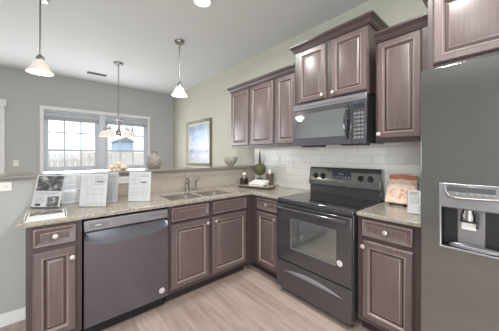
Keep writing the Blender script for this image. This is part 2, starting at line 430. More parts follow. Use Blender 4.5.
# bar ledge of granite on the half wall
tag(box('bar_ledge', 'granite_ledge', -3.05, RW-0.003, 0.565, 0.95, 1.148, 1.178, bevel=0.006), 'long raised granite bar ledge on top of the half wall behind the sink', 'bar ledge')

# outside
struct(box('ground', 'grass', -14, 14, FAR+0.14, 30, -0.35, -0.3, bevel=0), 'lawn outside')
def fence():
    root = thing('wooden_fence', 'pale wooden privacy fence seen through the lower panes of the dining window', 'fence', (0, 7.2, -0.3))
    m = MB(); x = -7.0
    i = 0
    while x < 6.0:
        h = 1.74+random.uniform(-0.006, 0.006)
        m.rings([[(x, yy, 0), (x+0.137, yy, 0), (x+0.137, yy, h), (x, yy, h)] for yy in (0, 0.02)]); x += 0.145; i += 1
    m.build('board_panel', 'fence', root, 0, smooth=False)
    for z in (0.3, 1.45): box('rail', 'fence', -7, 6, 0.02, 0.06, z, z+0.09, root, 0.002)
fence()
def shed():
    root = thing('garden_shed', 'small pale blue shed showing above the fence through the right-hand window sash', 'shed', (0.72, 11.0, -0.3))
    m = MB(); w_ = 0.72; d_ = 1.6; h_ = 2.36
    m.box(0, w_, 0, d_, 0, h_)
    for k in range(16): m.box(-0.012, w_+0.012, -0.015, 0.0, 0.1+k*0.14, 0.1+k*0.14+0.03)
    m.build('siding_wall', 'siding', root, 0)
    MB().rings([[(-0.10, y, h_-0.03), (w_+0.10, y, h_-0.03), (w_/2, y, h_+0.22)] for y in (-0.12, d_+0.12)]).build('roof', 'roof', root, 0)
    MB().box(0.14, 0.58, -0.03, -0.016, 0.0, 1.9).build('shed_door', 'siding', root, 0.002)
shed()

# ------------------------------------------------------------------ cabinets (local x left to right, front at y=0 facing -y)
RZ = -PI/2
DOOR = [(0, 0.010), (0.004, 0.015), (0.011, 0.0215), (0.044, 0.0215), (0.046, 0.0235), (0.050, 0.0235), (0.058, 0.0100), (0.061, 0.0075), (0.067, 0.0075), (0.077, 0.0140), (0.081, 0.0150)]
DRAW = [(0, 0.010), (0.004, 0.018), (0.008, 0.0215), (0.013, 0.0215), (0.036, 0.0100), (0.0385, 0.0080), (0.042, 0.0105)]
KN = [(0.006, 0), (0.006, 0.010), (0.009, 0.013), (0.0165, 0.017), (0.0175, 0.022), (0.015, 0.027), (0.008, 0.030)]
WOOD3 = ('wood', 'wood_glint', 'wood_groove_shade')
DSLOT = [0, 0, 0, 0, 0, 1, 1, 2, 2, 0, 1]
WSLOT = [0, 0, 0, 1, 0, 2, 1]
FWD = Matrix.Rotation(PI/2, 4, 'X')      # +z of the lathe becomes -y
def knob(x, z, parent, y=-0.0215):
    return MB().lathe(KN, n=16).build('knob', 'knob', parent, loc=(x, y, z), rot=(PI/2, 0, 0))
def door(x0, x1, z0, z1, parent, kx=None, kz=None, name='door', prof=DOOR):
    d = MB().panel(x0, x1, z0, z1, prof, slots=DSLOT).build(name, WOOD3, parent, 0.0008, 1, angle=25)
    if kx is not None: knob(kx, kz, d)
    return d
def body(x0, x1, y1, z0, z1, parent, name='body'):
    return box(name, 'wood_edge', x0, x1, 0, y1, z0, z1, parent, 0.0015)
CROWN = [(0.000, 0.0), (0.010, 0.0), (0.012, 0.010), (0.018, 0.013), (0.021, 0.026), (0.031, 0.042), (0.040, 0.048), (0.042, 0.053), (0.048, 0.056), (0.048, 0.072)]

KZ = 0.1
# peninsula end cabinet
c = thing('base_cabinet', 'narrow dark base cabinet with one drawer at the left end of the peninsula', 'cabinet', (-1.886, 0, 0))
W = 0.286
body(0, W, 0.585, KZ, 0.883, c); box('toe_kick', 'kick', 0.005, W, 0.075, 0.585, 0.0, KZ, c)
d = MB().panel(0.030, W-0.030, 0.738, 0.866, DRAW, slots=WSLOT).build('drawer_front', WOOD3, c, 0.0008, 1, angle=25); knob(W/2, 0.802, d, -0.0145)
door(0.030, W-0.030, 0.135, 0.712, c, W-0.055, 0.642)
# sink base
c = thing('sink_base_cabinet', 'dark two-door sink base cabinet with two false drawer fronts below the sink', 'cabinet', (-0.984, 0, 0))
W = 0.912
box('body', 'wood_edge', 0, W, 0, 0.02, KZ, 0.883, c); box('cabinet_floor', 'wood_edge', 0, W, 0.02, 0.585, KZ, KZ+0.018, c)
box('side_panel', 'wood_edge', 0, 0.018, 0.02, 0.585, KZ+.018, 0.883, c); box('side_panel', 'wood_edge', W-0.018, W, 0.02, 0.585, KZ+.018, 0.883, c)
box('toe_kick', 'kick', 0, W, 0.075, 0.585, 0.0, KZ, c)
for a, b in ((0.024, 0.407), (0.450, 0.890)):
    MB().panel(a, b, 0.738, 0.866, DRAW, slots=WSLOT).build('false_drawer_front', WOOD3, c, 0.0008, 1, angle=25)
door(0.024, 0.407, 0.135, 0.712, c, 0.382, 0.672); door(0.450, 0.890, 0.135, 0.712, c, 0.476, 0.672)
# corner cabinet on the range wall
c = thing('base_cabinet', 'dark corner base cabinet with one drawer, left of the range', 'cabinet', (0, 0, 0), RZ)
W = 0.444
body(0, W, 0.585, KZ, 0.883, c); box('toe_kick', 'kick', -0.075, W, 0.075, 0.585, 0.0, KZ, c)
box('corner_filler', 'wood_edge', -0.010, 0.002, -0.07, 0.0, KZ, 0.883, c, 0.001)
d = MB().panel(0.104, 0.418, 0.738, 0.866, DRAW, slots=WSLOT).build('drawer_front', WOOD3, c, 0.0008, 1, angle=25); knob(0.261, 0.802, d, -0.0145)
door(0.104, 0.418, 0.135, 0.712, c, 0.390, 0.672)
# cabinet between range and refrigerator
c = thing('base_cabinet', 'dark base cabinet with one drawer between the range and the refrigerator', 'cabinet', (0, -1.222, 0), RZ)
W = 0.415
body(0, W, 0.585, KZ, 0.883, c); box('toe_kick', 'kick', 0, W, 0.075, 0.585, 0.0, KZ, c)
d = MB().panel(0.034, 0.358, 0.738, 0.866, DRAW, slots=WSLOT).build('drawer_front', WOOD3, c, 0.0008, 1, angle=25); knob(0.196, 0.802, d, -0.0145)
door(0.034, 0.358, 0.135, 0.712, c, 0.050, 0.668)

# upper cabinets on the right wall; local y=0 is the face (x = 0.27)
UB = 1.450
def upper(label, y_left, W, z0, z1, doors, face=0.27, crown=(True, True), name='wall_cabinet'):
    c = thing(name, label, 'cabinet', (face, y_left, z0), RZ); h = z1-z0; D = RW-face-0.002
    body(0, W, D, 0, h, c)
    for a, b, kx, kz in doors: door(a, b, 0.018, h-0.018, c, kx, kz)
    MB().crown(0, W, D, h-0.006, CROWN, *crown).build('crown_molding', 'wood_edge', c, 0.001, 1, angle=25)
    box('light_rail', 'wood_edge', 0.0, W, 0.004, 0.022, -0.014, 0.0, c, 0.001)
    return c
UT = 2.266
upper('dark single-door wall cabinet at the left end of the run, beside the painting', 0.772, 0.431, UB, UT, [(0.026, 0.404, None, None)], crown=(True, False))
upper('dark two-door wall cabinet between the single-door cabinet and the microwave', 0.340, 0.784, UB, UT, [(0.026, 0.433, None, None), (0.491, 0.770, None, None)], crown=(False, False))
upper('tall-set dark two-door wall cabinet directly above the microwave', -0.446, 0.764, 1.862, 2.436, [(0.052, 0.375, 0.345, 0.055), (0.430, 0.752, 0.458, 0.055)], face=0.235)
upper('dark single-door wall cabinet between the microwave and the refrigerator', -1.248, 0.396, UB, UT, [(0.014, 0.316, 0.036, 0.055)], crown=(False, True))
upper('deep dark cabinet mounted over the refrigerator', -1.648, 0.914, 1.862, UT+0.045, [(0.026, 0.445, 0.415, 0.05), (0.469, 0.888, 0.499, 0.05)], face=0.0)

# ------------------------------------------------------------------ countertops
SX0, SX1, SY0, SY1 = -0.915, -0.205, 0.085, 0.455
SXM0, SXM1 = -0.585, -0.555
xs = [-1.923, SX0, SXM0, SXM1, SX1, -0.03, RW-0.010]; ys = [-0.446, -0.03, SY0, SY1, HW-0.010]
def ctop(i, j):
    if j == 0: return i == 5
    if j == 2 and i in (1, 3): return False
    return True
tag(MB().slab(xs, ys, ctop, 0.884, 0.914).build('countertop', 'granite', None, 0.006, 3), 'L-shaped speckled beige granite countertop with the sink cut-outs', 'countertop')
tag(box('countertop', 'granite', -0.03, RW-0.010, -1.638, -1.221, 0.884, 0.914, bevel=0.006), 'short piece of granite countertop between the range and the refrigerator', 'countertop')

# sink
def sink():
    root = thing('double_sink', 'stainless double-bowl sink set into the granite countertop', 'sink', ((SX0+SX1)/2, (SY0+SY1)/2, 0.884))
    cx, cy = (SX0+SX1)/2, (SY0+SY1)/2
    for a, b in ((SX0, SXM0), (SXM1, SX1)):
        def rr(ins, z, r=0.05):
            x0, x1, y0, y1 = a+ins-cx, b-ins-cx, SY0+ins-cy, SY1-ins-cy; P = []
            for qx, qy, st in ((x1-r, y1-r, 0), (x0+r, y1-r, 1), (x0+r, y0+r, 2), (x1-r, y0+r, 3)):
                for k in range(6):
                    an = PI/2*(st+k/5); P.append((qx+r*math.cos(an), qy+r*math.sin(an), z))
            return P
        b_ = MB().rings([rr(-0.012, 0.0), rr(-0.012, -0.004), rr(0.0, -0.190), rr(0.012, -0.202), rr(0.016, -0.200), rr(0.004, -0.186), rr(-0.003, -0.004, 0.05), rr(-0.003, 0.0, 0.05), rr(-0.012, 0.0)][1:8], False, False)
        bm = b_.bm; bm.faces.ensure_lookup_table()
        # close the floor of the bowl (both skins)
        n = 24; vs = list(bm.verts); bm.faces.new(vs[3*n:4*n]);
        o = b_.build('sink_bowl', 'steel', root)
        MB().lathe([(0.045, -0.199), (0.043, -0.196), (0.030, -0.197), (0.012, -0.194)], ((a+b)/2-cx, 0, 0)).build('drain', 'silver', o)
sink()
def faucet():
    root = thing('kitchen_faucet', 'brushed nickel single-lever kitchen faucet standing behind the sink', 'faucet', (-0.557, 0.512, 0.914))
    MB().lathe([(0.030, 0), (0.030, 0.008), (0.024, 0.014), (0.022, 0.06), (0.024, 0.10), (0.022, 0.125), (0.012, 0.137)]).build('faucet_body', 'nickel', root)
    MB().tube([(0, 0, 0.07), (-0.016, -0.033, 0.125), (-0.038, -0.077, 0.165), (-0.06, -0.122, 0.168), (-0.074, -0.149, 0.145), (-0.076, -0.154, 0.120)], [0.015, 0.014, 0.0135, 0.013, 0.013, 0.014], 12).build('spout', 'nickel', root)
    MB().tube([(0, 0, 0.132), (-0.006, 0.006, 0.160), (-0.018, 0.012, 0.188)], [0.011, 0.009, 0.008], 10).build('lever', 'nickel', root)
    r2 = thing('sink_sprayer', 'small nickel side sprayer standing to the right of the faucet', 'sprayer', (-0.455, 0.505, 0.914))
    MB().lathe([(0.026, 0), (0.025, 0.010), (0.017, 0.016), (0.015, 0.035)]).build('sprayer_base', 'nickel', r2)
    MB().tube([(0, 0, 0.03), (0, 0, 0.075), (0.006, -0.006, 0.105), (0.022, -0.022, 0.128), (0.034, -0.032, 0.134)], [0.010, 0.012, 0.014, 0.016, 0.013], 12).build('sprayer_head', 'nickel', r2)
faucet()

# ------------------------------------------------------------------ dishwasher
def badge(x, y, z, parent, name='badge'):
    b = MB().lathe([(0.024, 0), (0.024, 0.0012), (0.0225, 0.0016)], n=28).build(name, 'badge', parent, loc=(x, y, z), rot=(PI/2, 0, 0)); b['label'] = 'round white energy sticker'
    g = MB()
    for k in range(10):
        a = 2*PI*k/10
        g.box(-0.002, 0.002, 0.0145, 0.018, 0.0016, 0.0019, Matrix.Rotation(a, 4, 'Z'))
    g.box(-0.010, 0.010, -0.001, 0.001, 0.0016, 0.0019).box(-0.007, 0.007, 0.003, 0.005, 0.0016, 0.0019).box(-0.008, 0.008, -0.005, -0.0035, 0.0016, 0.0019)
    g.build('sticker_print', 'ink', b)
def dishwasher():
    W = 0.602
    root = thing('dishwasher', 'black stainless dishwasher built in under the granite countertop', 'dishwasher', (-1.594, 0, 0))
    box('body', 'black_plastic', 0.004, W-0.004, 0.006, 0.57, 0.10, 0.868, root)
    box('toe_kick', 'black_plastic', 0.004, W-0.004, 0.055, 0.10, 0.0, 0.10, root)
    # door with scooped hand-hold below the control strip
    nx, nz = 48, 44; x0, x1, z0, z1 = 0.004, W-0.004, 0.112, 0.778
    def dep(u, z):
        arc = 0.040+0.062*max(0, 1-(2*u-1)**2)**0.6     # depth of the scoop's lower lip below the top edge
        t_ = (z1-z)/arc
        if t_ >= 1 or u < 0.02 or u > 0.98: return 0.0
        return 0.020*(1-t_)**0.8
    m = MB(); rows = []
    for j in range(nz+1):
        z = z1-(z1-z0)*(j/nz)**1.5; row = []
        for i in range(nx+1):
            u = i/nx; row.append(m.bm.verts.new((x0+(x1-x0)*u, -0.026+dep(u, z), z)))
        rows.append(row)
    for j in range(nz):
        for i in range(nx): m.bm.faces.new((rows[j][i], rows[j][i+1], rows[j+1][i+1], rows[j+1][i]))
    # back skin and rim
    bk = [m.bm.verts.new(p) for p in ((x0, 0.004, z1), (x1, 0.004, z1), (x1, 0.004, z0), (x0, 0.004, z0))]
    m.bm.faces.new(bk)
    m.bm.faces.new([bk[0]]+[r for r in rows[0]]+[bk[1]]); m.bm.faces.new([bk[3]]+[r for r in rows[-1]]+[bk[2]])
    m.bm.faces.new([bk[0]]+[r[0] for r in rows]+[bk[3]]); m.bm.faces.new([bk[1]]+[r[-1] for r in rows]+[bk[2]])
    dr = m.build('door', 'slate_dark', root, angle=50)
    badge(W-0.056, -0.0265, 0.176, dr)
    cp = box('control_panel', 'slate_light', 0.004, W-0.004, -0.030, 0.004, 0.794, 0.868, root, 0.004)
    box('display', 'grey_plastic', 0.035, 0.150, -0.0315, -0.029, 0.812, 0.848, cp, 0.001)
    box('display_text', 'white_plastic', 0.07, 0.105, -0.0319, -0.031, 0.829, 0.834, cp, 0)
    for k in range(5): box('button', 'grey_plastic', 0.435+k*0.027, 0.455+k*0.027, -0.0325, -0.029, 0.826, 0.846, cp, 0.001)
    for k in range(5): box('indicator_light', 'white_plastic', 0.442+k*0.027, 0.448+k*0.027, -0.0315, -0.029, 0.815, 0.818, cp, 0)
    box('handle_slot', 'black_plastic', 0.22, 0.40, -0.0308, -0.010, 0.782, 0.800, root, 0.003)
    box('logo_plate', 'silver', 0.345, 0.375, -0.0318, -0.029, 0.803, 0.808, cp, 0)
    box('gasket', 'black_plastic', 0.01, W-0.01, -0.012, 0.004, 0.779, 0.793, root, 0)
dishwasher()

# ------------------------------------------------------------------ range
def range_():
    W = 0.758
    root = thing('electric_range', 'black freestanding electric range with glass cooktop and back control panel', 'range', (-0.03, -0.452, 0), RZ)
    box('body', 'black_enamel', 0.004, W-0.004, 0.0, 0.615, 0.055, 0.900, root, 0.003)
    for x in (0.05, W-0.05):
        for y in (0.05, 0.55): MB().lathe([(0.018, 0), (0.018, 0.055)], (x, y, 0), 14).build('foot', 'black_plastic', root)
    ck = box('cooktop', 'black_gloss', 0.0, W, 0.02, 0.535, 0.900, 0.916, root, 0.004)
    tr = box('cooktop_trim', 'black_enamel', 0.0, W, -0.022, 0.02, 0.872, 0.917, root, 0.008)
    for x, y, r in ((0.20, 0.16, 0.10), (0.56, 0.16, 0.085), (0.20, 0.40, 0.08), (0.56, 0.40, 0.105)):
        MB().lathe([(r, 0.9161), (r, 0.9164), (r-0.004, 0.9164), (r-0.004, 0.9161)], (x, y, 0), 40, cap0=False, cap1=False).build('burner_ring', 'black_enamel', ck)
    # control panel
    yb = 0.535
    MB().box(0.0, W, yb, 0.615, 0.900, 1.010).build('backguard_base', 'black_enamel', root, 0.004)
    MB().rings([[(0, yb-0.018, 1.010), (0, yb-0.03, 1.016), (0, yb-0.002, 1.19), (0, yb+0.012, 1.205), (0, 0.612, 1.205), (0, 0.612, 1.010)],
                [(W, yb-0.018, 1.010), (W, yb-0.03, 1.016), (W, yb-0.002, 1.19), (W, yb+0.012, 1.205), (W, 0.612, 1.205), (W, 0.612, 1.010)]]).build('control_panel', 'slate', root, 0.004)
    cp = root.children[-1]
    tilt = math.atan2(0.028, 0.174)
    fy = lambda z: yb-0.03+(z-1.016)*0.028/0.174
    for x in (0.085, 0.175, 0.582, 0.672):
        z = 1.110
        k = MB().lathe([(0.031, 0), (0.031, 0.004), (0.023, 0.006), (0.021, 0.026), (0.018, 0.029)], n=24).build('control_knob', 'black_plastic', cp, loc=(x, fy(z), z), rot=(PI/2-tilt, 0, 0))
        MB().box(-0.003, 0.003, -0.019, 0.019, 0.0285, 0.036).build('knob_grip', 'black_plastic', k, 0.001)
        MB().lathe([(0.034, 0.0), (0.034, 0.0015), (0.031, 0.0015)], n=24).build('knob_dial_ring', 'grey_plastic', k)
    T = Matrix.Translation((0, fy(1.016), 1.016)) @ Matrix.Rotation(-tilt, 4, 'X')
    MB().box(0.285, 0.485, -0.002, 0.004, 0.075, 0.150, T).build('display', 'lcd', cp, 0.001)
    m = MB()
    for k in range(4): m.box(0.355+k*0.014, 0.364+k*0.014, -0.0028, -0.001, 0.118, 0.134, T)
    m.build('clock_digits', 'grey_plastic', cp)
    m = MB()
    for k in range(6):
        for q in range(2): m.box(0.298+k*0.031, 0.316+k*0.031, -0.003, -0.001, 0.083+q*0.014, 0.091+q*0.014, T)
    m.build('button_row', 'grey_plastic', cp)
    MB().box(0.360, 0.408, -0.0015, 0.002, 0.046, 0.052, T).build('logo_plate', 'silver', cp)
    # door
    dz0, dz1 = 0.332, 0.862
    dm = MB().slab([0.004, 0.178, 0.632, W-0.004], [dz0, 0.465, 0.745, dz1], lambda i, j: not (i == 1 and j == 1), -0.042, -0.002, 'xz').build('oven_door', 'black_enamel', root, 0.004)
    box('oven_window', 'oven_glass', 0.176, 0.634, -0.036, -0.022, 0.463, 0.747, dm, 0)
    wl = MB()
    for q in ((0.178, 0.632, 0.465, 0.470), (0.178, 0.632, 0.740, 0.745), (0.178, 0.183, 0.470, 0.740), (0.627, 0.632, 0.470, 0.740)): wl.box(q[0], q[1], -0.040, -0.0365, q[2], q[3])
    wl.build('window_trim', 'grey_plastic', dm)
    h = MB().tube([(0.03, -0.075, 0.832), (0.10, -0.082, 0.834), (W/2, -0.086, 0.836), (W-0.10, -0.082, 0.834), (W-0.03, -0.075, 0.832)], 0.0145, 12).build('door_handle', 'black_enamel', dm)
    for x in (0.05, W-0.05): box('handle_post', 'black_enamel', x-0.014, x+0.014, -0.072, -0.040, 0.820, 0.846, h, 0.003)
    badge(0.662, -0.0425, 0.496, dm)
    # storage drawer
    dw = box('storage_drawer', 'black_enamel', 0.004, W-0.004, -0.040, -0.002, 0.062, 0.322, root, 0.004)
    n = 24; pts_b = []; pts_t = []
    rs = []
    for i in range(n+1):
        u = i/n; x = 0.085+0.60*u; th = 0.034*(1-(2*u-1)**2)+0.002; zb = 0.226+0.012*(1-(2*u-1)**2)
        pr = 0.012*(1-(2*u-1)**2)+0.003
        rs.append([(x, -0.0385, zb), (x, -0.0400-pr, zb+0.003), (x, -0.0400-pr*0.8, zb+th*0.6), (x, -0.0385, zb+th)])
    MB().rings(rs).build('drawer_handle', 'slate_light', dw)
range_()

# ------------------------------------------------------------------ microwave
def microwave():
    W = 0.756
    root = thing('microwave_oven', 'black over-the-range microwave hung under the short wall cabinet', 'microwave', (0.215, -0.449, 1.432), RZ); H = 0.426
    box('body', 'black_enamel', 0.0, W, 0.0, 0.375, 0.004, H, root, 0.003)
    box('vent_strip', 'slate_light', 0.0, W, -0.018, 0.0, H-0.055, H, root, 0.004)
    g = MB()
    for k in range(26): g.box(0.06+k*0.024, 0.074+k*0.024, -0.0195, -0.017, H-0.036, H-0.030)
    g.build('vent_slot', 'black_plastic', root)
    dr = box('door', 'mw_glass', 0.0, 0.632, -0.020, 0.0, 0.0, H-0.058, root, 0.004)
    fr = MB()
    for q in ((0.0, 0.632, 0.0, 0.078), (0.0, 0.632, 0.325, H-0.058), (0.0, 0.022, 0.078, 0.325), (0.575, 0.632, 0.078, 0.325)): fr.box(q[0], q[1], -0.0225, -0.0195, q[2], q[3])
    fr.build('door_frame', 'slate_dark', dr, 0.001)
    cp = box('control_panel', 'slate_dark', 0.636, W, -0.0215, 0.0, 0.0, H-0.058, root, 0.004)
    box('display', 'lcd', 0.652, 0.742, -0.0225, -0.020, 0.300, 0.345, cp, 0.001)
    bt = MB()
    for r in range(7):
        for k in range(3): bt.box(0.652+k*0.031, 0.676+k*0.031, -0.0228, -0.021, 0.045+r*0.034, 0.066+r*0.034)
    bt.build('button_pad', 'slate_light', cp)
    rs = []
    for i in range(17):
        u = i/16; q = math.sin(PI*u)**0.8; z = 0.040+0.310*u; w2 = 0.006+0.022*q; f = 0.026+0.042*q
        rs.append([(0.600-w2, -0.022, z), (0.600-w2, -f*0.7, z), (0.600-w2*0.4, -f, z), (0.600+w2*0.4, -f, z), (0.600+w2, -f*0.7, z), (0.600+w2, -0.022, z)])
    hd = MB().rings(rs).build('door_handle', 'black_gloss', dr, 0.002)
    box('grease_filter', 'black_plastic', 0.06, 0.26, 0.04, 0.20, -0.010, 0.004, root, 0.002)
    box('grease_filter', 'black_plastic', 0.50, 0.70, 0.04, 0.20, -0.006, 0.004, root, 0.002)
microwave()

# ------------------------------------------------------------------ refrigerator
def refrigerator():
    W = 0.91; H = 1.803
    root = thing('refrigerator', 'black stainless side-by-side refrigerator with a water and ice dispenser', 'refrigerator', (-0.145, -1.655, 0), RZ)
    box('body', 'black_plastic', 0.006, W-0.006, 0.0, 0.735, 0.03, H-0.01, root, 0.004)
    for x in (0.06, W-0.06):
        for y in (0.08, 0.66): MB().lathe([(0.02, 0), (0.02, 0.032)], (x, y, 0), 12).build('foot', 'black_plastic', root)
    box('kick_grille', 'black_plastic', 0.01, W-0.01, -0.02, 0.0, 0.03, 0.085, root, 0.002)
    X0, X1, Z0, Z1 = 0.088, 0.345, 0.858, 1.182
    fd = MB().slab([0.002, X0, X1, 0.408], [0.09, Z0, Z1, H], lambda i, j: not (i == 1 and j == 1), -0.055, -0.004, 'xz').build('freezer_door', 'slate', root, 0.004, 3)
    d2 = box('refrigerator_door', 'slate', 0.414, W-0.002, -0.055, -0.004, 0.09, H, root, 0.012)
    for x, p in ((0.372, fd), (0.450, d2)):
        MB().tube([(x, -0.055, 0.62), (x, -0.10, 0.66), (x, -0.108, 1.1), (x, -0.10, 1.54), (x, -0.055, 1.58)], 0.014, 12).build('door_handle', 'slate', p)
    # dispenser
    dp = box('dispenser_panel', 'slate_light', X0-0.002, X1+0.002, -0.058, -0.006, 1.062, Z1+0.002, fd, 0.008)
    # recess
    MB().slab([X0, X0+0.006, X1-0.006, X1], [Z0, Z0+0.006, 1.062], lambda i, j: i in (0, 2) or j == 0, -0.052, 0.03, 'xz').build('dispenser_recess', 'dark_hole', fd)
    box('recess_back', 'black_gloss', X0+.006, X1-.006, 0.022, 0.03, Z0+.006, 1.062, fd, 0)
    bz = MB().slab([X0-0.006, X0+0.004, X1-0.004, X1+0.006], [Z0-0.006, Z0+0.004, Z1-0.002, Z1+0.008], lambda i, j: not (i == 1 and j == 1), -0.0595, -0.050, 'xz').build('dispenser_bezel', 'slate_light', fd, 0.003)
    # chrome swoosh across the control panel
    MB().tube([(X0+0.018, -0.059, 1.182), (X0+0.020, -0.061, 1.150), (X0+0.032, -0.062, 1.126), (X0+0.06, -0.062, 1.118), (X0+0.15, -0.062, 1.121), (X0+0.245, -0.062, 1.126)], [0.003, 0.005, 0.006, 0.006, 0.005, 0.003], 10).build('chrome_trim', 'nickel', dp)
    for k in range(6): MB().lathe([(0.006, 0), (0.006, 0.003), (0.004, 0.004)], n=12).build('dispenser_button', 'nickel', dp, loc=(X0+0.062+k*0.026, -0.058, 1.138+k*0.0008), rot=(PI/2, 0, 0))
    MB().slab([X0+0.028, X0+0.20], [1.150, 1.176], lambda i, j: True, -0.0590, -0.057, 'xz').build('dispenser_display', 'slate', dp)
    # middle column with spout, lever and sticker
    box('lever_housing', 'slate_light', X0+0.060, X0+0.164, -0.006, 0.022, Z0+0.006, 1.062, fd, 0.004)
    sp = MB().lathe([(0.028, 0), (0.028, 0.03), (0.022, 0.04), (0.022, 0.052), (0.012, 0.056)], (X0+0.106, -0.028, 1.008), 18).build('spout', 'nickel', fd)
    box('spout_bracket', 'black_plastic', X0+0.074, X0+0.140, -0.050, -0.008, 0.998, 1.010, sp, 0.003)
    MB().tube([(X0+0.136, -0.045, 1.056), (X0+0.140, -0.050, 1.03), (X0+0.138, -0.048, 0.975)], 0.005, 8).build('ice_chute', 'black_gloss', sp)
    st = box('paddle_sticker', 'white_plastic', X0+0.078, X0+0.132, -0.016, -0.010, 0.956, 0.992, fd, 0.001); st['label'] = 'white label on the dispenser paddle'
    # drip tray
    MB().rings([[(X0+0.10+0.098*math.cos(a)*s+0.03, -0.030+0.020*math.sin(a)*s, z) for a in [2*PI*k/28 for k in range(28)]] for s, z in ((1.0, Z0+0.007), (1.0, Z0+0.020), (0.92, Z0+0.022), (0.86, Z0+0.014))]).build('drip_tray', 'slate_light', fd)
refrigerator()

# ------------------------------------------------------------------ lights of the room
def lamp_point(name, loc, e, r, col=(1, 0.86, 0.68)):
    d = bpy.data.lights.new(name, 'POINT'); d.energy = e; d.shadow_soft_size = r; d.color = col
    o = bpy.data.objects.new(name, d); COL.objects.link(o); return o
def pendant(x, y, label):
    zb = 2.135
    root = thing('pendant_light', label, 'pendant light', (x, y, zb), group=None)
    H = CEIL-zb
    MB().lathe([(0.060, H-0.022), (0.064, H-0.012), (0.064, H-0.0005)]).build('ceiling_canopy', 'nickel', root)
    MB().tube([(0, 0, 0.165), (0, 0, H-0.02)], 0.0075, 10).build('rod', 'nickel', root)
    MB().lathe([(0.031, 0.120), (0.031, 0.150), (0.024, 0.160), (0.012, 0.168), (0.008, 0.18)]).build('socket_cup', 'nickel', root)
    MB().lathe([(0.103, 0.0), (0.098, 0.008), (0.083, 0.028), (0.071, 0.060), (0.057, 0.096), (0.032, 0.122), (0.029, 0.122), (0.054, 0.094), (0.067, 0.058), (0.079, 0.026), (0.094, 0.008), (0.100, 0.0)], n=32, cap0=False, cap1=False).build('glass_shade', 'shade', root)
    b = MB().sphere((0, 0, 0.062), 0.028).build('bulb', 'bulb', root)
    l = lamp_point('bulb_light', None, 3, 0.05); l.parent = root; l.location = (0, 0, -0.02)
pendant(-1.849, 1.00, 'pendant light with white bell shade hanging at the left, over the brochures')
pendant(-0.471, 0.93, 'pendant light with white bell shade hanging in front of the painting, over the bar ledge')

def chandelier():
    root = thing('chandelier', 'five-arm nickel chandelier with white bell shades in front of the dining window', 'chandelier', (-0.934, 2.269, 1.638))
    H = CEIL-1.638
    MB().lathe([(0.062, H-0.03), (0.07, H-0.015), (0.07, H-0.0005)]).build('ceiling_canopy', 'nickel', root)
    m = MB(); z = 0.36; k = 0
    while z < H-0.03:
        R = Matrix.Rotation(PI/2*(k % 2), 4, 'Z')
        ring = [R @ Vector((0.010*math.cos(a), 0, 0.019*math.sin(a))) + Vector((0, 0, z+0.014)) for a in [2*PI*q/10 for q in range(10)]]
        rs = []
        for i in range(10):
            d = (ring[(i+1) % 10]-ring[i-1]).normalized(); a = d.cross(R @ Vector((0, 1, 0))).normalized(); b = a.cross(d)
            rs.append([ring[i]+0.0035*(math.cos(q*PI/2)*a+math.sin(q*PI/2)*b) for q in range(4)])
        m.rings(rs+[rs[0]], False, False); z += 0.030; k += 1
    m.build('chain', 'nickel', root)
    MB().lathe([(0.008, -0.004), (0.024, 0.008), (0.042, 0.030), (0.048, 0.068), (0.028, 0.105), (0.014, 0.13), (0.014, 0.24), (0.020, 0.25), (0.020, 0.27), (0.036, 0.285), (0.036, 0.292), (0.012, 0.31), (0.008, 0.365)]).build('column', 'nickel', root)
    for k in range(5):
        a = 2*PI*k/5+1.381; u = Vector((math.cos(a), math.sin(a), 0)); R = 0.215
        pts = [u*0.02+Vector((0, 0, 0.10)), u*0.07+Vector((0, 0, 0.07)), u*0.13+Vector((0, 0, 0.085)), u*0.185+Vector((0, 0, 0.145)), u*0.208+Vector((0, 0, 0.155)), u*R+Vector((0, 0, 0.12))]
        ar = MB().tube(pts, 0.0075, 8).build('arm', 'nickel', root)
        c = tuple(u*R)
        MB().lathe([(0.020, 0.10), (0.022, 0.115), (0.012, 0.128)], c, 16).build('socket_cup', 'nickel', ar)
        MB().lathe([(0.074, 0.0), (0.070, 0.015), (0.055, 0.05), (0.036, 0.085), (0.023, 0.102), (0.020, 0.102), (0.033, 0.083), (0.052, 0.048), (0.068, 0.014), (0.071, 0.0)], c, 24, cap0=False, cap1=False).build('glass_shade', 'shade', ar)
    l = lamp_point('bulb_light', None, 8, 0.12); l.parent = root; l.location = (0, 0, -0.1)
chandelier()

def downlight(x, y, label, e=24):
    root = thing('recessed_ceiling_light', label, 'ceiling light', (x, y, CEIL))
    MB().lathe([(0.098, 0.0), (0.098, -0.006), (0.080, -0.008), (0.074, -0.004)], n=32, cap0=False, cap1=False).build('trim_ring', 'trim', root)
    MB().lathe([(0.076, -0.0015), (0.076, -0.0045), (0.002, -0.005)], n=32).build('lamp_lens', 'lamp', root)
    d = bpy.data.lights.new('downlight', 'AREA'); d.shape = 'DISK'; d.size = 0.15; d.energy = e; d.color = (1, 0.98, 0.94); d.spread = PI*0.95
    o = bpy.data.objects.new('downlight', d); COL.objects.link(o); o.parent = root; o.location = (0, 0, -0.012)
downlight(-0.634, 0.02, 'recessed ceiling light at the top edge of the picture above the sink')
for x, y, q in ((-0.634, -1.6, 'over the floor in front of the range'), (-2.2, -1.6, 'over the kitchen floor behind the viewer'), (-2.2, -3.4, 'over the left rear of the room'), (-0.634, -3.4, 'over the right rear of the room')):  # unseen downlights, added for even fill
    downlight(x, y, 'added, unseen recessed fill light '+q)

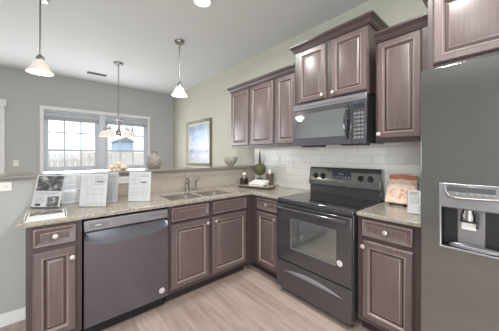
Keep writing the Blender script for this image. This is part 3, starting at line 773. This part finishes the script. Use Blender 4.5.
# ceiling vent
v = thing('ceiling_vent', 'small slotted air vent in the ceiling left of the chandelier', 'vent', (-1.128, 3.09, CEIL))
m = MB()
for q in ((-0.17, 0.17, -0.085, -0.07), (-0.17, 0.17, 0.07, 0.085), (-0.17, -0.155, -0.07, 0.07), (0.155, 0.17, -0.07, 0.07)): m.box(q[0], q[1], q[2], q[3], -0.008, -0.0005)
m.build('vent_frame', 'trim', v)
m = MB()
for k in range(11): m.box(-0.155, 0.155, -0.068+k*0.0125, -0.063+k*0.0125, -0.007, -0.002)
m.build('louver', 'grey_plastic', v); box('vent_duct', 'dark_hole', -0.155, 0.155, -0.07, 0.07, -0.0018, -0.0004, v, 0)

# ------------------------------------------------------------------ wall fittings
def plate(name, label, cat, loc, rz, horizontal, toggle):
    r = thing(name, label, cat, loc, rz); w_, h_ = (0.057, 0.035) if horizontal else (0.035, 0.057)
    MB().box(-w_, w_, -0.006, -0.0003, -h_, h_).build('cover_plate', 'white_plastic', r, 0.002)
    if toggle: box('rocker', 'white_plastic', -0.016, 0.016, -0.010, -0.005, -0.033, 0.033, r, 0.002)
    else:
        for s in (-0.02, 0.02):
            x, z = (s, 0) if horizontal else (0, s)
            f = box('socket', 'white_plastic', x-0.014, x+0.014, -0.008, -0.005, z-0.014, z+0.014, r, 0.003)
            MB().box(x-0.006, x-0.004, -0.0083, -0.007, z-0.004, z+0.005).box(x+0.004, x+0.006, -0.0083, -0.007, z-0.004, z+0.005).build('slot', 'dark_hole', f)
    return r
plate('light_switch', 'white switch plate on the grey far wall left of the window', 'switch', (-2.245, FAR, 1.20), 0, False, True)
plate('wall_outlet', 'white horizontal outlet on the grey half wall just under the left end of the ledge', 'outlet', (-2.06, HW, 1.09), 0, True, False)
plate('wall_outlet', 'pale horizontal outlet on the tiled half wall between the standing flyers', 'outlet', (-1.2135, HW-0.008, 1.085), 0, True, False)
plate('wall_outlet', 'white outlet on the tiled wall left of the range', 'outlet', (RW-0.008, -0.06, 1.165), RZ, False, False)
plate('wall_outlet', 'white outlet on the tiled wall beside the refrigerator', 'outlet', (RW-0.008, -1.470, 1.195), RZ, False, False)

# painting
r = thing('framed_painting', 'framed blue seascape painting on the wall left of the wall cabinets', 'painting', (RW, 2.385, 1.125), RZ)
fx, fz = 0.515, 0.945
prof = [(0.0, 0.030), (0.006, 0.040), (0.018, 0.042), (0.030, 0.034), (0.050, 0.028), (0.056, 0.016)]
L = [[(-fx, -0.002, 0), (fx, -0.002, 0), (fx, -0.002, fz), (-fx, -0.002, fz)]]+[[(-fx+i, -d, i), (fx-i, -d, i), (fx-i, -d, fz-i), (-fx+i, -d, fz-i)] for i, d in prof]
MB().rings(L, True, False).build('picture_frame', 'frame_gold', r, angle=25)
box('mat_border', 'mat_board', -fx+0.05, fx-0.05, -0.016, -0.004, 0.05, fz-0.05, r, 0)
box('canvas', 'art', -fx+0.085, fx-0.085, -0.018, -0.014, 0.085, fz-0.085, r, 0)

# ------------------------------------------------------------------ decor on the ledge
LZ = 1.178
v = thing('ceramic_vase', 'round textured off-white vase on the bar ledge right of the window', 'vase', (-0.855, 0.77, LZ))
m = MB(); rs = []
N = 70; NZ = 40
for j in range(NZ+1):
    u = j/NZ; z = 0.17*u; r_ = 0.038+0.046*math.sin(PI*min(1, (u*0.93+0.06)))**0.75 if u < 0.93 else 0.040
    ring = []
    for i in range(N):
        a = 2*PI*i/N
        b = 0.010*max(0, math.sin(7*a+PI*(j//5 % 2)))*math.sin(PI*(j % 5+0.3)/5)-0.003 if 0.06 < u < 0.88 else 0
        ring.append(((r_+b)*math.cos(a), (r_+b)*math.sin(a), z))
    rs.append(ring)
m.rings(rs).build('vase_body', 'ceramic', v)
MB().lathe([(0.038, 0.168), (0.033, 0.180), (0.034, 0.196), (0.043, 0.206), (0.040, 0.207), (0.029, 0.196), (0.028, 0.172)], n=28).build('vase_neck', 'ceramic', v)

b = MB().lathe([(0.044, 0), (0.048, 0.004), (0.048, 0.012), (0.072, 0.032), (0.096, 0.068), (0.108, 0.108), (0.108, 0.138), (0.103, 0.139), (0.102, 0.110), (0.090, 0.072), (0.066, 0.040), (0.010, 0.030)], n=32).build('footed_bowl', 'ceramic_taupe', None, loc=(0.275, 0.80, LZ))
tag(b, 'taupe ceramic bowl on the bar ledge left of the wall cabinets', 'bowl')

c = thing('coral_ornament', 'peach coral-like ornament on the bar ledge in front of the window', 'ornament', (-1.2226, 0.77, LZ))
m = MB()
for k in range(22):
    a = random.uniform(0, 2*PI); rr = random.uniform(0.01, 0.085); q = random.uniform(0.018, 0.030)
    hgt = 0.062*(1-(rr/0.1)**2)+0.012
    m.sphere((rr*math.cos(a), rr*math.sin(a)*0.6, max(q*0.8, hgt*random.uniform(0.5, 1))), q, 10, (1, 1, 0.8))
m.build('coral_cluster', 'coral', c)
MB().rings([[(0.07*s*math.cos(t_), 0.045*s*math.sin(t_), z) for t_ in [2*PI*k/20 for k in range(20)]] for s, z in ((1, 0), (1.05, 0.006), (0.9, 0.016))]).build('coral_base', 'coral', c)

# ------------------------------------------------------------------ tray group in the corner
CT = 0.914
tr = thing('serving_tray', 'low footed tray in the counter corner carrying the topiary and book', 'tray', (0.29, 0.23, CT), math.atan2(-0.95, 0.25))
def rr2(hx, hy, r, z):
    P = []
    for qx, qy, st in ((hx-r, hy-r, 0), (-hx+r, hy-r, 1), (-hx+r, -hy+r, 2), (hx-r, -hy+r, 3)):
        for k in range(6):
            an = PI/2*(st+k/5); P.append((qx+r*math.cos(an), qy+r*math.sin(an), z))
    return P
MB().rings([rr2(0.255, 0.145, 0.05, 0.022), rr2(0.262, 0.152, 0.05, 0.026), rr2(0.264, 0.154, 0.05, 0.034), rr2(0.258, 0.148, 0.05, 0.034), rr2(0.254, 0.144, 0.05, 0.030)]).build('tray_top', 'tray_wood', tr)
for sx in (-1, 1):
    for sy in (-1, 1): MB().lathe([(0.012, 0), (0.014, 0.006), (0.009, 0.014), (0.013, 0.024)], (sx*0.20, sy*0.10, 0), 14).build('foot', 'nickel', tr)
TZ = CT+0.030
# caddy with two bottles
c = thing('condiment_caddy', 'dark wire caddy with clear bottles at the left end of the tray', 'caddy', (0.232, 0.420, TZ), 0.4)
m = MB()
for z in (0.004, 0.035, 0.065):
    m.tube([(0.055*math.cos(a), 0.04*math.sin(a), z) for a in [2*PI*k/20 for k in range(21)]], 0.004, 6, False)
for k in range(10):
    a = 2*PI*k/10; m.tube([(0.055*math.cos(a), 0.04*math.sin(a), 0.004), (0.055*math.cos(a), 0.04*math.sin(a), 0.065)], 0.003, 6)
m.build('wire_basket', 'iron', c)
MB().rings([[(0.050*math.cos(a), 0.035*math.sin(a), z) for a in [2*PI*k/20 for k in range(20)]] for z in (0.002, 0.058)]+[[(0.046*math.cos(a), 0.031*math.sin(a), z) for a in [2*PI*k/20 for k in range(20)]] for z in (0.058, 0.006)]).build('leather_liner', 'wicker', c)
MB().tube([(0.055, 0, 0.06), (0.055, 0, 0.12), (0.035, 0, 0.16), (0, 0, 0.175), (-0.035, 0, 0.16), (-0.055, 0, 0.12), (-0.055, 0, 0.06)], 0.0035, 8).build('wire_handle', 'iron', c)
for s, lab in ((-1, 'small clear bottle in the left side of the dark caddy'), (1, 'small clear bottle in the right side of the dark caddy')):
    a = Vector((s*0.025, 0, 0)); a.rotate(c.rotation_euler)
    b = thing('condiment_bottle', lab, 'bottle', (0.232+a.x, 0.420+a.y, TZ+0.0075), 0.0, 'bottles in the caddy')
    MB().lathe([(0.016, 0), (0.017, 0.006), (0.017, 0.080), (0.011, 0.105), (0.010, 0.120)], n=18).build('bottle_glass', 'bottle', b)
    MB().lathe([(0.015, 0.118), (0.016, 0.140), (0.010, 0.150)], n=16).build('stopper', 'white_plastic', b)
c.scale = (1.2, 1.2, 1.15)
# topiary
tp = thing('topiary_ball', 'green topiary ball with a pointed stem on the tray in the corner', 'topiary', (0.388, 0.275, TZ))
MB().lathe([(0.034, 0), (0.036, 0.004), (0.044, 0.07), (0.047, 0.075), (0.043, 0.076), (0.040, 0.070), (0.004, 0.066)]).build('pot', 'pot', tp)
MB().tube([(0, 0, 0.06), (0, 0, 0.16)], 0.006, 8).build('trunk', 'twig', tp)
m = MB(); m.sphere((0, 0, 0.200), 0.078, 20)
for k in range(520):
    z = random.uniform(-1, 1); a = random.uniform(0, 2*PI); q = math.sqrt(1-z*z); n_ = Vector((q*math.cos(a), q*math.sin(a), z))
    p = n_*0.077; s1 = n_.cross(Vector((random.uniform(-1, 1), random.uniform(-1, 1), random.uniform(-1, 1)))).normalized()
    tip = n_*random.uniform(0.082, 0.093)+s1*0.010; w2 = n_.cross(s1)*0.006
    vs = [m.bm.verts.new(tuple(x+Vector((0, 0, 0.200)))) for x in (p-w2-s1*0.003, p+w2-s1*0.003, tip)]
    m.bm.faces.new(vs)
m.build('foliage', 'moss', tp, smooth=False)
MB().tube([(0, 0, 0.265), (0, 0, 0.30), (0, 0, 0.38), (0, 0, 0.465)], [0.017, 0.015, 0.010, 0.004], 10).build('pointed_stem', 'twig', tp)
# book
bk = thing('cookbook', 'white book lying on the front of the tray', 'book', (0.275, 0.165, TZ), math.atan2(-0.95, 0.25))
R = Matrix.Rotation(math.radians(14), 4, 'X')
box('book_stand', 'white_plastic', -0.095, 0.095, 0.045, 0.075, 0.0, 0.034, bk, 0.003)
Tm = Matrix.Translation((0, -0.085, 0.002)) @ R
MB().box(-0.110, 0.110, 0, 0.165, 0.0, 0.004, Tm).box(-0.110, 0.110, 0, 0.165, 0.024, 0.028, Tm).build('cover', 'white_plastic', bk, 0.001)
MB().box(-0.106, 0.106, 0.004, 0.162, 0.004, 0.024, Tm).build('pages', 'paper', bk, 0)
# dark pot with candle
p = thing('candle_pot', 'dark tapered pot holding a white candle at the right end of the tray', 'candle holder', (0.418, 0.115, TZ))
MB().lathe([(0.040, 0), (0.042, 0.004), (0.053, 0.140), (0.055, 0.148), (0.050, 0.149), (0.046, 0.138), (0.004, 0.118)]).build('pot', 'pot', p)
MB().lathe([(0.012, 0.117), (0.012, 0.195), (0.009, 0.200), (0.002, 0.206)], n=16).build('candle', 'candle', p)

# ------------------------------------------------------------------ flyers and brochures on the counter
def sheet_holder(name, label, cat, x0, y0, x1, y1, h, lean, prints, z=CT):
    """a sheet in a clear stand; lower edge from (x0,y0) to (x1,y1), leaning back by `lean` metres over its height"""
    ang = math.atan2(y1-y0, x1-x0); W = math.hypot(x1-x0, y1-y0)
    root = thing(name, label, cat, (x0, y0, z), ang)
    t_ = math.atan2(lean, h); T = Matrix.Rotation(-t_, 4, 'X')
    a = MB(); a.box(-0.004, W+0.004, -0.0025, -0.0012, 0.0, h+0.004, T).box(-0.004, W+0.004, 0.0016, 0.003, 0.0, h+0.004, T).box(-0.004, W+0.004, 0.0, 0.07, 0.0, 0.0025)
    a.build('acrylic_stand', 'acrylic', root)
    p = MB().box(0, W, -0.0008, 0.0012, 0.004, h, T).build('paper_sheet', 'paper', root)
    for nm, mat, rects in prints:
        m = MB()
        for a0, a1, b0, b1 in rects: m.box(a0*W, a1*W, -0.00105, -0.0006, b0*h, b1*h, T)
        m.build(nm, mat, p, smooth=False)
    return root
def lines(x0, x1, z0, z1, n): return [(x0, x1-random.uniform(0, 0.25)*(x1-x0), z0+(z1-z0)*k/n, z0+(z1-z0)*(k+0.45)/n) for k in range(n)]
def plan(x0, x1, z0, z1, t_=0.012):
    xm = x0+(x1-x0)*random.uniform(0.35, 0.65); zm = z0+(z1-z0)*random.uniform(0.35, 0.65)
    return [(x0, x1, z0, z0+t_), (x0, x1, z1-t_, z1), (x0, x0+t_, z0, z1), (x1-t_, x1, z0, z1), (xm, xm+t_, z0, z1), (x0, x1, zm, zm+t_)]
sheet_holder('photo_flyer', 'tilted white flyer with dark grey photographs, leftmost on the counter', 'flyer', -1.890, 0.490, -1.720, 0.343, 0.268, 0.068,
    [('photo_print', 'photo', [(0.05, 0.97, 0.52, 0.97), (0.52, 0.93, 0.06, 0.36)]), ('text_lines', 'ink', lines(0.06, 0.9, 0.40, 0.50, 3)+lines(0.06, 0.46, 0.18, 0.38, 5)), ('dark_band', 'ink_dark', [(0.0, 1.0, 0.015, 0.05), (0.12, 0.32, 0.08, 0.15)])])
sheet_holder('floor_plan_sheet', 'white sheet standing against the half wall, mostly behind the middle flyer', 'flyer', -1.700, 0.525, -1.49, 0.525, 0.262, 0.025,
    [('plan_print', 'ink', plan(0.1, 0.5, 0.55, 0.92)+plan(0.6, 0.9, 0.6, 0.9)), ('text_lines', 'ink', lines(0.08, 0.9, 0.1, 0.45, 7))])
sheet_holder('floor_plan_sheet', 'white sheet with small plans half hidden behind the right edge of the middle flyer', 'flyer', -1.492, 0.432, -1.328, 0.29, 0.272, 0.03,
    [('plan_print', 'ink', plan(0.55, 0.9, 0.12, 0.42)+plan(0.55, 0.9, 0.5, 0.75)), ('text_lines', 'ink', lines(0.5, 0.95, 0.8, 0.95, 3))])
sheet_holder('floor_plan_sheet', 'white floor plan flyer standing in the middle of the counter above the dishwasher', 'flyer', -1.595, 0.315, -1.430, 0.173, 0.272, 0.03,
    [('plan_print', 'ink', plan(0.1, 0.42, 0.62, 0.9)+plan(0.25, 0.85, 0.1, 0.55)), ('text_lines', 'ink', lines(0.5, 0.95, 0.66, 0.95, 5)), ('dark_band', 'ink_dark', [(0.6, 0.85, 0.74, 0.765)])])
sheet_holder('floor_plan_sheet', 'white floor plan flyer standing alone nearest the sink', 'flyer', -1.238, 0.299, -1.086, 0.169, 0.272, 0.03,
    [('plan_print', 'ink', plan(0.16, 0.48, 0.58, 0.86)+plan(0.12, 0.4, 0.2, 0.45)+plan(0.52, 0.85, 0.2, 0.45)), ('text_lines', 'ink', lines(0.54, 0.92, 0.82, 0.92, 2)), ('dark_band', 'ink_dark', [(0.55, 0.8, 0.62, 0.66)])])
# low brochure tray at the counter's front edge
b = thing('brochure_tray', 'low white-edged brochure tray lying at the front left end of the counter', 'brochure tray', (-1.892, 0.0, CT), 0.0)
m = MB(); m.box(0, 0.206, 0.0, 0.25, 0.0, 0.003)
m.build('tray_base', 'acrylic', b)
m = MB(); m.box(0, 0.206, -0.003, 0.0, 0, 0.006).box(-0.003, 0.0, -0.003, 0.25, 0, 0.024).box(0.206, 0.209, -0.003, 0.25, 0, 0.024)
m.build('tray_rim', 'white_plastic', b, 0.0008)
r = thing('brochure', 'brochure with a dark photograph lying in the low tray at the counter end', 'brochure', (-1.889, 0.004, CT+0.0036), 0.0)
box('paper_sheet', 'paper', 0.004, 0.196, 0.0, 0.24, 0.0, 0.010, r, 0)
box('photo_print', 'photo', 0.012, 0.188, 0.10, 0.232, 0.010, 0.0104, r, 0)

# open cookbook on an easel, right of the range
e = thing('cookbook_on_easel', 'open peach-coloured food cookbook leaning on the wall right of the range', 'cookbook', (0.445, -1.365, CT), RZ)
tl = math.radians(26); T = Matrix.Translation((0, 0, 0.018)) @ Matrix.Rotation(-tl, 4, 'X')
W = 0.105; H = 0.262
for s in (-1, 1):
    rs = []
    for k in range(9):
        u = k/8; x = s*W*u; y = -0.010*math.sin(PI*u)**0.7-0.004*(1-u); top = H-0.012*abs(math.sin(PI*u*0.5+0.2))
        rs.append([T @ Vector((x, y, 0.0)), T @ Vector((x, y, top)), T @ Vector((x, 0.006, top)), T @ Vector((x, 0.006, 0.0))])
    pg = MB().rings(rs).build('page', 'food', e)
    bs = []
    for k in range(9):
        u = k/8; x = s*W*u; y = -0.010*math.sin(PI*u)**0.7-0.004*(1-u); top = H-0.012*abs(math.sin(PI*u*0.5+0.2)); zb = H-0.040-0.016*math.sin(PI*u)
        bs.append([T @ Vector((x, y-0.0008, zb)), T @ Vector((x, y-0.0008, top)), T @ Vector((x, y+0.0004, top)), T @ Vector((x, y+0.0004, zb))])
    MB().rings(bs).build('page_banner', 'banner', pg)['label'] = 'orange band along the top of the page'
MB().box(-W-0.004, W+0.004, 0.0065, 0.010, -0.003, H, T).build('cover', 'paper', e, 0.001)
m = MB()
for x in (-0.05, 0.05):
    m.tube([T @ Vector((x, 0.014, H*0.7)), T @ Vector((x, 0.014, -0.006)), (x, -0.03, 0.004), (x, -0.045, 0.006), (x, -0.047, 0.020)], 0.0042, 8)
m.tube([T @ Vector((-0.05, 0.014, 0.12)), T @ Vector((0.05, 0.014, 0.12))], 0.004, 8)
m.build('easel', 'iron', e)

f = sheet_holder('info_leaflet', 'white leaflet standing at the counter edge against the refrigerator', 'leaflet', 0.190, -1.492, 0.215, -1.612, 0.185, 0.11,
    [('text_lines', 'ink', lines(0.1, 0.9, 0.45, 0.75, 4)), ('photo_print', 'ink', [(0.1, 0.5, 0.78, 0.94), (0.55, 0.9, 0.1, 0.36)])])
